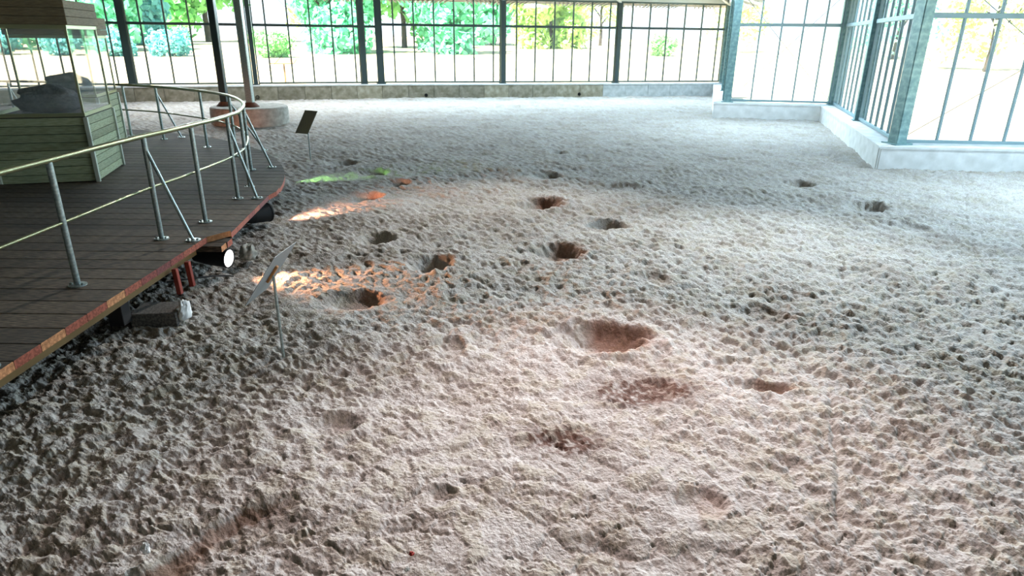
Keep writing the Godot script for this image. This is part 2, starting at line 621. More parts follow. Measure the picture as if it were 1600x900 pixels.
	for r in nr:
		var dist := ds[r]
		var far_fade := clampf(dist / 5.0, 0.0, 1.0)
		for c in nc:
			var i := r * nc + c
			var x := (-half + step * c) * (dist + 0.7)
			var z := -dist
			var ok := true
			if dist > 12.5:
				ok = Geometry2D.is_point_in_polygon(Vector2(x, z), ring)
			if not ok:
				inside[i] = 0
				continue
			inside[i] = 1
			var big := n_big.get_noise_2d(x, z)
			var cell := n_cell.get_noise_2d(x, z)
			var rid := n_rid.get_noise_2d(x, z)
			var fine := n_fine.get_noise_2d(x, z)
			var tint := n_tint.get_noise_2d(x, z)
			var cx := x - 0.3
			var near := exp(-(cx * cx) / 2.6 - pow(maxf(dist - 2.8, 0.0), 2.0) / 4.5)
			var worn := exp(-(pow((x + 1.7) / 0.85, 2.0) + pow((z + 6.15) / 0.5, 2.0))) + exp(-(pow((x + 2.45) / 1.0, 2.0) + pow((z + 10.7) / 0.6, 2.0))) + 0.8 * exp(-(pow((x + 3.4) / 0.8, 2.0) + pow((z + 12.4) / 0.4, 2.0)))
			var rough := 1.0 - 0.82 * maxf(near, minf(worn, 1.0))
			var h := big * 0.05 + (cell + 0.55) * 0.040 * rough * (0.75 + 0.5 * tint) + rid * 0.018 * (0.5 + 0.5 * rough) * (1.0 - 0.7 * minf(worn, 1.0)) + fine * (0.002 + 0.006 * rough)
			var flake := n_flake.get_noise_2d(x, z)
			var worn_here := minf(worn, 1.0)
			h += flake * 0.008 * (1.0 - 0.7 * worn_here)
			# short crooked creases in the dried crust, opening here and there
			var crease := n_crease.get_noise_2d(x * 0.8, z * 1.25)
			h -= smoothstep(0.80, 0.93, crease) * smoothstep(-0.1, 0.25, n_tint.get_noise_2d(x * 2.0 + 9.0, z * 2.0)) * 0.022 * (1.0 - 0.6 * worn_here)
			var pit := n_pit.get_noise_2d(x, z)
			h -= smoothstep(0.15, 0.5, pit) * (0.020 * rough * rough) * (1.0 - 0.8 * worn_here)
			var plate := n_plate.get_noise_2d(x, z)
			if plate < -0.86 and tint > -0.15:
				h -= (-0.86 - plate) * 0.14 * (1.0 - far_fade * 0.5)
			var colr := grey.lerp(brown, clampf(0.14 + tint * 1.05 + rid * 0.2, 0.0, 0.9))
			colr = colr.lerp(pale, clampf(fine * 0.9 + 0.15 + near * 0.25, 0.0, 0.7))
			colr = colr.lerp(Color(0.43, 0.40, 0.31), clampf(flake * 0.9, 0.0, 0.55))
			colr = colr.lerp(Color(0.40, 0.36, 0.33), clampf(-flake * 0.8 - 0.05, 0.0, 0.5))
			owner_of[i] = -1
			var gk := Vector2i(floori(x * 2.0), floori(z * 2.0))
			for k: int in grid.get(gk, none):
				var p: Array = prints[k]
				var ux: float = (x - p[0]) / p[2]
				var uz: float = (z - p[1]) / p[3]
				var q := sqrt(ux * ux + uz * uz) * (1.0 + 0.22 * n_rid.get_noise_2d(x * 1.3 + 40.0, z * 1.3)) + 0.16 * tint
				if q > 1.6:
					continue
				# the foot slid in from the left: long pale slope on that side, steep wall on the right
				var lean := smoothstep(-0.5, 0.5, ux)
				var bowl := 1.0 - smoothstep(lerpf(0.05, 0.62, lean), lerpf(1.15, 1.0, lean), q)
				var rim := exp(-pow((q - 1.15) / 0.2, 2.0))
				h = h - p[4] * bowl * 1.15 + p[4] * 0.16 * rim * lean - (cell * 0.03 + 0.5 * rid * 0.018) * bowl * rough
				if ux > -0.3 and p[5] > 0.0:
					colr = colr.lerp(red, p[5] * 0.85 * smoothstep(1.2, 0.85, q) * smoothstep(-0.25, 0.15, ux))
				if q < 1.08:
					owner_of[i] = k
			for m: int in crack_grid.get(gk, none):
				var ck: Array = cracks[m]
				var line: Array = ck[0]
				var wob := Vector2(x + tint * 0.06, z + fine * 0.02)
				var best := 9.0
				var side := 1.0
				var along := 0.0
				for k in line.size() - 1:
					var a: Vector2 = line[k]
					var ab: Vector2 = line[k + 1] - a
					var t := clampf((wob - a).dot(ab) / ab.length_squared(), 0.0, 1.0)
					var dd := wob.distance_to(a + ab * t)
					if dd < best:
						best = dd
						side = signf(ab.cross(wob - a))
						along = (k + t) / (line.size() - 1)
				if best < 0.5:
					var taper := minf(1.0, minf(along, 1.0 - along) * 5.0)
					h -= ck[1] * exp(-pow(best / ck[2], 2.0)) * taper
					if ck[3] > 0.0:
						h -= ck[3] * smoothstep(-0.03, 0.05, best * side) * smoothstep(0.5, 0.05, best) * taper
						if side > 0.0 and m == 2:
							colr = colr.lerp(Color(0.30, 0.185, 0.13), 0.75 * taper * smoothstep(0.16, 0.03, best + 0.06 * tint))
			# dark organic stains
			var s1 := exp(-(pow((x - 1.0) / 0.33, 2.0) + pow((z + 4.4) / 0.20, 2.0))) + exp(-(pow((x - 0.36) / 0.22, 2.0) + pow((z + 3.72) / 0.13, 2.0)))
			if s1 > 0.03:
				colr = colr.lerp(Color(0.13, 0.065, 0.045), clampf(s1 * (1.0 + rid * 1.1 + fine * 2.2), 0.0, 0.92))
			pos[i] = Vector3(x, h - 0.03, z)
			col[i] = colr
	var nor := PackedVector3Array()
	nor.resize(nr * nc)
	for r in nr:
		for c in nc:
			var i := r * nc + c
			if inside[i] == 0:
				continue
			var l := i - 1 if c > 0 and inside[i - 1] else i
			var rr := i + 1 if c < nc - 1 and inside[i + 1] else i
			var f := i + nc if r < nr - 1 and inside[i + nc] else i
			var n := i - nc if r > 0 and inside[i - nc] else i
			var v := (pos[n] - pos[f]).cross(pos[rr] - pos[l])
			nor[i] = v.normalized() if v.length_squared() > 0.0 else Vector3.UP
	# triangles go to the floor or to the footprint they lie in
	var lists := []
	for k in prints.size() + 1:
		lists.append(PackedInt32Array())
	var body := PackedInt32Array()
	for r in nr - 1:
		for c in nc - 1:
			var i := r * nc + c
			if inside[i] and inside[i + 1] and inside[i + nc] and inside[i + nc + 1]:
				var k := owner_of[i]
				if k < 0:
					body.append_array([i, i + nc, i + 1, i + 1, i + nc, i + nc + 1])
				else:
					lists[k].append_array([i, i + nc, i + 1, i + 1, i + nc, i + nc + 1])
	part("trackway_surface", indexed(pos, nor, col, body), M.rock, fl)
	for k in prints.size():
		if lists[k].size() > 0:
			var o := part("footprint", indexed(pos, nor, col, lists[k]), M.rock, fl)
			o.set_meta("label", prints[k][6])


func indexed(pos: PackedVector3Array, nor: PackedVector3Array, col: PackedColorArray, idx: PackedInt32Array) -> ArrayMesh:
	var map := PackedInt32Array()
	map.resize(pos.size())
	map.fill(-1)
	var p := PackedVector3Array()
	var n := PackedVector3Array()
	var c := PackedColorArray()
	var out := PackedInt32Array()
	out.resize(idx.size())
	for k in idx.size():
		var i := idx[k]
		var j := map[i]
		if j < 0:
			j = p.size()
			map[i] = j
			p.append(pos[i])
			n.append(nor[i])
			c.append(col[i])
		out[k] = j
	var a := []
	a.resize(Mesh.ARRAY_MAX)
	a[Mesh.ARRAY_VERTEX] = p
	a[Mesh.ARRAY_NORMAL] = n
	a[Mesh.ARRAY_COLOR] = c
	a[Mesh.ARRAY_INDEX] = out
	var m := ArrayMesh.new()
	m.add_surface_from_arrays(Mesh.PRIMITIVE_TRIANGLES, a)
	return m


# ---------------------------------------------------------------- low wall and glazing
func outward(a: Vector2, b: Vector2) -> Vector2:
	var d := (b - a).normalized()
	return Vector2(d.y, -d.x)


func offset_ring(by: float) -> Array:
	var out := []
	var n := RING.size()
	for i in n:
		var a: Vector2 = RING[(i + n - 1) % n]
		var b: Vector2 = RING[i]
		var c: Vector2 = RING[(i + 1) % n]
		var n1 := outward(a, b)
		var n2 := outward(b, c)
		out.append(b + by * (n1 + n2) / (1.0 + n1.dot(n2)))
	return out


const SIDES := ["back_left", "back", "back_right", "recess_return", "recess", "recess_flank", "right_front", "right", "rear", "left"]
const PLINTH := [0.56, 0.56, 0.56, 0.5, 0.47, 0.45, 0.44, 0.44, 0.44, 0.56]


func low_walls() -> void:
	var n := RING.size()
	for s in n:
		var thick := 0.42 if s <= 2 else 0.62
		var outer := offset_ring(thick)
		var a: Vector2 = RING[s]
		var b: Vector2 = RING[(s + 1) % n]
		var a2: Vector2 = outer[s]
		var b2: Vector2 = outer[(s + 1) % n]
		var w := structure("wall_" + SIDES[s], "", "")
		var l := a.distance_to(b)
		var white := s >= 3
		var count := maxi(1, roundi(l / 1.09)) if not white else maxi(1, roundi(l / 3.0))
		var gap := 0.009 if not white else 0.0015
		for k in count:
			var t0 := float(k) / count + gap / l
			var t1 := float(k + 1) / count - gap / l
			var off := rng.randf_range(-0.006, 0.006) if not white else 0.0
			var o := outward(a, b) * off
			var st := begin()
			var h: float = PLINTH[s]
			var q := [a.lerp(b, t0) + o, a.lerp(b, t1) + o, a2.lerp(b2, t1), a2.lerp(b2, t0)]
			prism(st, q, -0.35, h - 0.05)
			var inw := -outward(a, b) * 0.015
			part("block", st.commit(), M.render_white if white else (M.block_lit if s == 2 and float(k) / count + rng.randf_range(-0.15, 0.15) > 0.5 else M["block_%d" % (rng.randi() % 4)]), w)
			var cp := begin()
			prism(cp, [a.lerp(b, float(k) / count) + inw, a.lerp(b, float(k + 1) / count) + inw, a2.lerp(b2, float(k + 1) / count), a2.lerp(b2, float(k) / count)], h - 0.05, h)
			part("lit_ledge", cp.commit(), M.render_white, w)  # white ledge top: sky light on it painted as colour
		var core := begin()
		var inw2 := outward(a, b) * 0.035
		prism(core, [a + inw2, b + inw2, b2.lerp(b, 0.05), a2.lerp(a, 0.05)], -0.35, PLINTH[s] - 0.06)
		part("mortar", core.commit(), M.concrete, w)
		# dark drain pipes through the foot of the back wall
		var holes := []
		if s == 1:
			holes = [0.47]
		elif s == 2:
			holes = [0.12, 0.57]
		for t: float in holes:
			var p := a.lerp(b, t)
			var o := outward(a, b)
			var st := begin()
			lathe(st, [Vector2(0.0, 0.0), Vector2(0.055, 0.0), Vector2(0.055, 0.03), Vector2(0.075, 0.03), Vector2(0.075, -0.10)], 14, Transform3D(Basis(Vector3(o.y, 0, -o.x), Vector3(-o.x, 0, -o.y), Vector3.UP), Vector3(p.x, 0.09, p.y)))
			part("drain_pipe", st.commit(), M.black_paint, w)
		if s == 8 or s == 9:
			# plain boarded walls behind the visitors and at the far left, outside the picture
			var st := begin()
			var i2: Array = offset_ring(0.2)
			var i3: Array = offset_ring(0.4)
			prism(st, [i2[s], i2[(s + 1) % n], i3[(s + 1) % n], i3[s]], PLINTH[s], EAVE + 0.1)
			part("boarding", st.commit(), M.inner_wall, w)


func p3(p: Vector2, y: float) -> Vector3:
	return Vector3(p.x, y, p.y)


func i_column(st: SurfaceTool, p: Vector2, dir: Vector2, w: float, depth: float, y0: float, y1: float) -> void:
	var o := Vector2(dir.y, -dir.x)
	var bas := Basis(p3(dir, 0), Vector3.UP, p3(-o, 0))
	for s in [-1.0, 1.0]:
		add_box(st, Vector3(w, y1 - y0, 0.018), 0.002, Transform3D(bas, p3(p + o * s * (depth / 2.0 - 0.009), (y0 + y1) / 2.0)))
	add_box(st, Vector3(0.014, y1 - y0, depth - 0.03), 0.0, Transform3D(bas, p3(p, (y0 + y1) / 2.0)))


func windows() -> void:
	var n := RING.size()
	var mid := offset_ring(0.30)
	var mid_w := offset_ring(0.42)
	var posts_at := {0: [0.5], 1: [0.47, 0.925], 2: [0.333, 0.667], 3: [0.5], 4: [], 5: [0.52], 6: [], 7: [0.25, 0.5, 0.75]}
	var number := 0
	for s in 8:
		var line: Array = mid if s <= 2 else mid_w
		var a: Vector2 = line[s]
		var b: Vector2 = line[(s + 1) % n]
		var wall := get_node("wall_" + SIDES[s]) as Node3D
		var dir := (b - a).normalized()
		var l := a.distance_to(b)
		var y0: float = PLINTH[s] + 0.03
		var y1 := EAVE
		var ym := 2.88 if s <= 1 else 2.97
		var pitch := 0.87 if s <= 2 else 0.68
		var first := 0.62 if s <= 2 else 0.8
		var out3 := p3(outward(a, b), 0)
		# posts belong to the wall
		var cuts := [0.0]
		for t: float in posts_at[s]:
			cuts.append(t * l)
			var p := a + dir * t * l
			var st := begin()
			if s == 1 and t > 0.9:
				bar(st, p3(p, y0 - 0.03), p3(p, y1), 0.19, 0.16, out3, 0.01)
			elif s >= 3:
				i_column(st, p, dir, 0.2, 0.26, y0 - 0.03, y1)
			else:
				bar(st, p3(p, y0 - 0.03), p3(p, y1), 0.17, 0.2, out3, 0.012)
			add_box(st, Vector3(0.3, 0.025, 0.34), 0.004, Transform3D(Basis(p3(dir, 0), Vector3.UP, out3), p3(p, y0 - 0.016)))
			part("post", st.commit(), M.post_paint if s <= 2 else M.column_lit, wall)
		cuts.append(l)
		# corner column at the start of the side
		var cst := begin()
		if s == 6:
			add_box(cst, Vector3(0.26, y1 - y0 + 0.03, 0.26), 0.015, Transform3D(Basis(Vector3.UP, 0.25), p3(a, (y0 - 0.03 + y1) / 2.0)))
			add_box(cst, Vector3(0.42, 0.03, 0.42), 0.004, Transform3D(Basis(Vector3.UP, 0.25), p3(a, y0 - 0.013)))
		else:
			i_column(cst, a, dir, 0.27 if s <= 2 else 0.26, 0.38, y0 - 0.03, y1)
			add_box(cst, Vector3(0.4, 0.025, 0.45), 0.004, Transform3D(Basis(p3(dir, 0), Vector3.UP, out3), p3(a, y0 - 0.016)))
		part("corner_column", cst.commit(), M.column_lit if s >= 3 else M.post_paint, wall)
		for k in cuts.size() - 1:
			number += 1
			var w := structure("window_%d" % number)
			var c0: float = cuts[k] + 0.1
			var c1: float = cuts[k + 1] - 0.1
			if c1 - c0 < 0.25:
				c0 = cuts[k] + 0.06
				c1 = cuts[k + 1] - 0.06
			var fr := begin()
			bar(fr, p3(a + dir * c0, y0 + 0.035), p3(a + dir * c1, y0 + 0.035), 0.07, 0.07, Vector3.UP, 0.006)
			bar(fr, p3(a + dir * c0, y1 - 0.035), p3(a + dir * c1, y1 - 0.035), 0.07, 0.07, Vector3.UP, 0.006)
			bar(fr, p3(a + dir * (c0 + 0.025), y0), p3(a + dir * (c0 + 0.025), y1), 0.05, 0.06, out3, 0.004)
			bar(fr, p3(a + dir * (c1 - 0.025), y0), p3(a + dir * (c1 - 0.025), y1), 0.05, 0.06, out3, 0.004)
			part("frame", fr.commit(), M.frame_paint if s <= 2 else M.frame_lit, w)
			part("transom", bar_mesh(p3(a + dir * c0, ym), p3(a + dir * c1, ym), 0.1, 0.1, Vector3.UP, 0.008), M.frame_lit if s >= 3 else M.post_paint, w)
			var stops := [c0]
			var q := c0 + first - 0.1
			while q < c1 - 0.16:
				stops.append(q)
				part("mullion", bar_mesh(p3(a + dir * q, y0 + 0.05), p3(a + dir * q, y1 - 0.05), 0.062 if s <= 2 else 0.05, 0.06, out3, 0.004), M.frame_paint if s <= 2 else M.frame_lit, w)
				q += pitch
			stops.append(c1)
			for j in stops.size() - 1:
				var pw: float = stops[j + 1] - stops[j]
				if pw < 0.08:
					continue
				var cen: Vector2 = a + dir * (stops[j] + stops[j + 1]) / 2.0
				for seg in [[y0 + 0.06, ym - 0.04], [ym + 0.04, y1 - 0.06]]:
					var bm := BoxMesh.new()
					bm.size = Vector3(pw - 0.03, seg[1] - seg[0], 0.006)
					part("pane", bm, M.glass, w, p3(cen, (seg[0] + seg[1]) / 2.0), Basis(p3(dir, 0), Vector3.UP, -out3))
			# crossed tie rods stand outside some bays
			if (s == 2 and k == 0) or s == 4 or s == 6 or (s == 1 and k == 1):
				var o2 := Vector2(out3.x, out3.z) * 0.12
				for e in [[c0, c1], [c1, c0]]:
					part("tie_rod", tube_mesh([p3(a + dir * e[0] + o2, y0 + 0.05), p3(a + dir * e[1] + o2, EAVE - 0.1 if s > 2 else 5.0)], 0.009, 5), M.post_paint, w)


func roof() -> void:
	var c := structure("ceiling")
	var n := RING.size()
	var top := offset_ring(0.35)
	var far := offset_ring(1.5)
	var close := offset_ring(0.55)
	for s in n:
		var a: Vector2 = top[s]
		var b: Vector2 = top[(s + 1) % n]
		var over: Array = far if s <= 2 else close
		var ao: Vector2 = over[s]
		var bo: Vector2 = over[(s + 1) % n]
		var eave := begin()
		bar(eave, p3(a, EAVE + 0.08), p3(b, EAVE + 0.08), 0.14, 0.18, Vector3.UP, 0.01)
		part("eave_beam", eave.commit(), M.eave_paint if s <= 1 else M.rafter_paint, c)
		# boarded roof plane from the eaves to the ridge point
		var st := begin()
		var e := EAVE + 0.45
		var t := 0.16
		var A := [p3(a, e), p3(b, e), APEX]
		var B := [p3(a, e + t), p3(b, e + t), APEX + Vector3.UP * t]
		var cen: Vector3 = (A[0] + A[1] + A[2] + B[0] + B[1] + B[2]) / 6.0
		face(st, A, cen)
		face(st, B, cen)
		for k in 3:
			face(st, [A[k], A[(k + 1) % 3], B[(k + 1) % 3], B[k]], cen)
		part("roof_plane", st.commit(), M.roof_board, c)
		# strip closing the gap between beam and roof
		var fs := begin()
		bar(fs, p3(a, EAVE + 0.32), p3(b, EAVE + 0.32), 0.06, 0.32)
		part("fascia_board", fs.commit(), M.eave_paint, c)
		# overhang outside, its underside of slanting slats
		var cover := begin()
		bar(cover, (p3(a, EAVE + 0.22) + p3(ao, EAVE - 0.12)) / 2.0, (p3(b, EAVE + 0.22) + p3(bo, EAVE - 0.12)) / 2.0, a.distance_to(ao) * 0.98, 0.03, p3(outward(a, b), 0) * 0.28 + Vector3.UP)
		part("overhang", cover.commit(), M.slat, c)
		if s <= 6:
			var l := a.distance_to(b)
			var sl := begin()
			var q := 0.2
			var down := Vector3.DOWN * 0.05
			var flip := 0
			while q < l - 0.6:
				var lean := 0.45 if (int(q / 1.8) % 2) == 0 else -0.45
				var p := a.lerp(b, q / l)
				var pp := a.lerp(b, clampf((q + lean) / l, 0.0, 1.0)) + outward(a, b) * 1.1
				bar(sl, p3(p, EAVE + 0.16) + down, p3(pp, EAVE - 0.13) + down, 0.07, 0.03)
				q += 0.2
			var o := part("soffit_slats", sl.commit(), M.eave_paint, c)
			o.set_meta("kind", "stuff")
	# rafters run from the post heads to the ridge
	var feet := []
	for s in 8:
		feet.append(top[s])
	feet.append((top[1] as Vector2).lerp(top[2], 0.45))
	feet.append((top[2] as Vector2).lerp(top[3], 0.333))
	feet.append((top[2] as Vector2).lerp(top[3], 0.667))
	for f: Vector2 in feet:
		var foot := p3(f, EAVE + 0.05)
		var st := begin()
		bar(st, foot, APEX + Vector3.DOWN * 0.35, 0.12, 0.26, Vector3.UP, 0.01)
		part("rafter", st.commit(), M.rafter_paint, c)


# ---------------------------------------------------------------- outdoors
func outside() -> void:
	var g := structure("lawn", "dry pale grass outside the glass", "lawn")
	var st := begin()
	var rows := [[-400.0, 3.0], [-160.0, 1.6], [-95.0, 0.75], [-60.0, 0.1], [-40.0, -0.4], [14.0, -0.4], [120.0, -0.5]]
	for k in rows.size() - 1:
		var z0: float = rows[k][0]
		var z1: float = rows[k + 1][0]
		for x in range(-300, 300, 50):
			face(st, [Vector3(x, rows[k][1], z0), Vector3(x + 50, rows[k][1], z0), Vector3(x + 50, rows[k + 1][1], z1), Vector3(x, rows[k + 1][1], z1)], Vector3(x, -50, z0))
	part("grass", st.commit(), M.lawn, g)


# ---------------------------------------------------------------- the visitors' platform
func deck_y(z: float) -> float:
	return 0.45 - 0.045 * smoothstep(-7.4, -10.5, z)


func edge_x(z: float) -> float:
	# right-hand edge of the platform at this depth
	if z > -6.9:
		return -3.25
	if z > -9.0:
		return lerpf(-3.05, -3.36, clampf((-z - 6.6) / 2.5, 0.0, 1.0))
	var dz := z + 7.9
	return -11.2 + sqrt(maxf(0.0, 7.98 * 7.98 - dz * dz))


func deck() -> void:
	var t := thing("visitor_platform", "dark weathered plank platform with curved red-brown edge at the left, carried just above the rock", "platform")
	var z1 := -3.58
	var k := 0
	while z1 > -15.75:
		var z0 := z1 - 0.262
		var za := z1 - 0.004
		var y := 0.45
		if z1 < -6.95:
			y = 0.425
		if z1 < -9.1:
			y = 0.405
		var xa := edge_x(za)
		var xb := edge_x(z0)
		var dz := (za + z0) / 2.0 + 7.9
		var left := -11.2 - sqrt(maxf(0.0, 7.98 * 7.98 - dz * dz))
		var pick: int = [0, 0, 1, 3, 1][rng.randi() % 5]
		if k < 6:
			pick = [2, 1, 2, 1, 1, 2][k]
		elif k in [11, 12]:
			pick = 2 if k == 12 else 1
		elif z1 < -9.0:
			pick = 1
		plank(t, left, za, xa, z0, xb, y, pick)
		z1 = z0
		k += 1
	# the spur of the next section that runs on below the first
	for j in 2:
		var z := -6.60 - 0.155 * j
		plank(t, -4.2, z, -3.05, z - 0.151, -3.06, 0.386, 2 if j == 0 else 1)
	# rim beam under the plank ends, joists
	part("rim_beam", bar_mesh(Vector3(-3.36, 0.345, -3.5), Vector3(-3.36, 0.345, -6.6), 0.08, 0.10), M.beam_wood, t)
	part("rim_beam", bar_mesh(Vector3(-3.40, 0.325, -6.7), Vector3(-3.62, 0.31, -9.1), 0.08, 0.06), M.dark_wood, t)
	for j in 5:
		var z := -4.5 - 2.3 * j
		part("joist", bar_mesh(Vector3(-16.0, 0.315, z), Vector3(edge_x(z) - 0.25, 0.315, z), 0.12, 0.055), M.dark_wood, t)
	for q in [[-3.47, -5.36], [-5.6, -5.36], [-4.6, -8.9], [-7.2, -8.9], [-6.0, -12.9], [-9.0, -5.36], [-11.5, -12.9], [-11.5, -8.9]]:
		var b := box(Vector3(0.13, 0.30, 0.13), 0.004)
		part("leg", b, M.dark_wood, t, Vector3(q[0], 0.20, q[1]))


func plank(t: Node3D, left: float, za: float, xa: float, z0: float, xb: float, y: float, pick: int) -> void:
	var th := 0.062
	var st := begin()
	var se := begin()
	var c := Vector3((left + xa) / 2.0, y - th / 2.0, (za + z0) / 2.0)
	var A := Vector3(left, y, za)
	var B := Vector3(xa, y, za)
	var C := Vector3(xb, y, z0)
	var D := Vector3(left, y, z0)
	var dn := Vector3.DOWN * th
	var ch := 0.006
	# long edges slightly rounded
	var lo := Vector3(0, -ch, 0)
	var zi := Vector3(0, 0, -ch)
	face(st, [A + zi, B + zi, C - zi, D - zi], c)
	face(st, [A + lo, B + lo, B + zi, A + zi], c)
	face(st, [D + lo, C + lo, C - zi, D - zi], c)
	face(st, [A + lo, B + lo, B + dn, A + dn], c)
	face(st, [D + lo, C + lo, C + dn, D + dn], c)
	face(st, [A + dn, B + dn, C + dn, D + dn], c)
	face(st, [A + lo, D + lo, D + dn, A + dn], c)
	face(se, [B + zi, C - zi, C + lo, C + dn, B + dn, B + lo], c)
	var mesh := st.commit()
	se.commit(mesh)
	var o := part("plank", mesh, null, t)
	o.set_surface_override_material(0, M["plank_%d" % (rng.randi() % 3)])
	o.set_surface_override_material(1, M["plank_end_%d" % pick])


func railing() -> void:
	var t := thing("railing", "curved grey tubular steel railing with two rails and slanting stays along the platform edge", "railing")
	var posts := [[-3.72, -3.7], [-3.70, -5.25], [-3.68, -6.64], [-3.55, -7.43], [-3.66, -8.62], [-3.82, -9.45], [-4.28, -10.75], [-5.03, -12.05], [-6.0, -13.05], [-7.35, -14.05], [-8.25, -14.45], [-9.7, -15.0], [-11.2, -15.2], [-13.2, -14.9], [-15.2, -14.0]]
	var stays := {2: Vector2(-3.33, -6.6), 4: Vector2(-3.42, -8.66), 6: Vector2(-4.03, -11.0), 7: Vector2(-4.78, -12.75), 9: Vector2(-7.12, -14.35), 0: Vector2(-3.35, -3.75), 12: Vector2(-11.1, -15.6)}
	var curve_top := Curve3D.new()
	var curve_mid := Curve3D.new()
	var n := posts.size()
	for i in n:
		var p := Vector2(posts[i][0], posts[i][1])
		if i == 3:
			p.x = -3.62
		var before := Vector2(posts[maxi(i - 1, 0)][0], posts[maxi(i - 1, 0)][1])
		var after := Vector2(posts[mini(i + 1, n - 1)][0], posts[mini(i + 1, n - 1)][1])
		var tan := (after - before) / 6.0
		var y := deck_y(p.y)
		curve_top.add_point(p3(p, y + 1.06), p3(-tan, 0), p3(tan, 0))
		curve_mid.add_point(p3(p, y + 0.55), p3(-tan, 0), p3(tan, 0))
	for pair in [[curve_top, "handrail", 0.025, 10], [curve_mid, "mid_rail", 0.015, 8]]:
		var cv: Curve3D = pair[0]
		cv.bake_interval = 0.12
		var pts := []
		for v in cv.get_baked_points():
			pts.append(v)
		part(str(pair[1]), tube_mesh(pts, pair[2], pair[3]), M.rail_metal, t)
	var plate := lathe_mesh([Vector2(0.0, 0.014), Vector2(0.068, 0.014), Vector2(0.072, 0.008), Vector2(0.072, 0.0)], 18)
	var bolts := begin()
	lathe(bolts, [Vector2(0.0, 0.014), Vector2(0.072, 0.010), Vector2(0.072, 0.0)], 18)
	for s in [-1.0, 1.0]:
		lathe(bolts, [Vector2(0.0, 0.03), Vector2(0.011, 0.027), Vector2(0.011, 0.005)], 8, Transform3D(Basis.IDENTITY, Vector3(s * 0.048, 0, 0.012)))
	var base := bolts.commit()
	for i in n:
		var p := Vector2(posts[i][0], posts[i][1])
		if i == 3:
			p.x = -3.57
		var y := 0.45
		if p.y < -6.95:
			y = 0.425
		if p.y < -9.1:
			y = 0.405
		var top := deck_y(p.y) + 1.045
		var o := part("post", tube_mesh([Vector3(0, 0, 0), Vector3(0, top - y, 0)], 0.0255, 12), M.galvanised, t, p3(p, y))
		part("base_plate", base, M.galvanised, o, Vector3.ZERO)
		if stays.has(i):
			var f: Vector2 = stays[i]
			var st := begin()
			var foot := p3(f, y)
			var head := p3(p, top - 0.10)
			tube(st, [foot, foot.lerp(head, 0.97), head], 0.0175, 10)
			var so := part("stay", st.commit(), M.galvanised, t)
			part("base_plate", base, M.galvanised, so, foot)


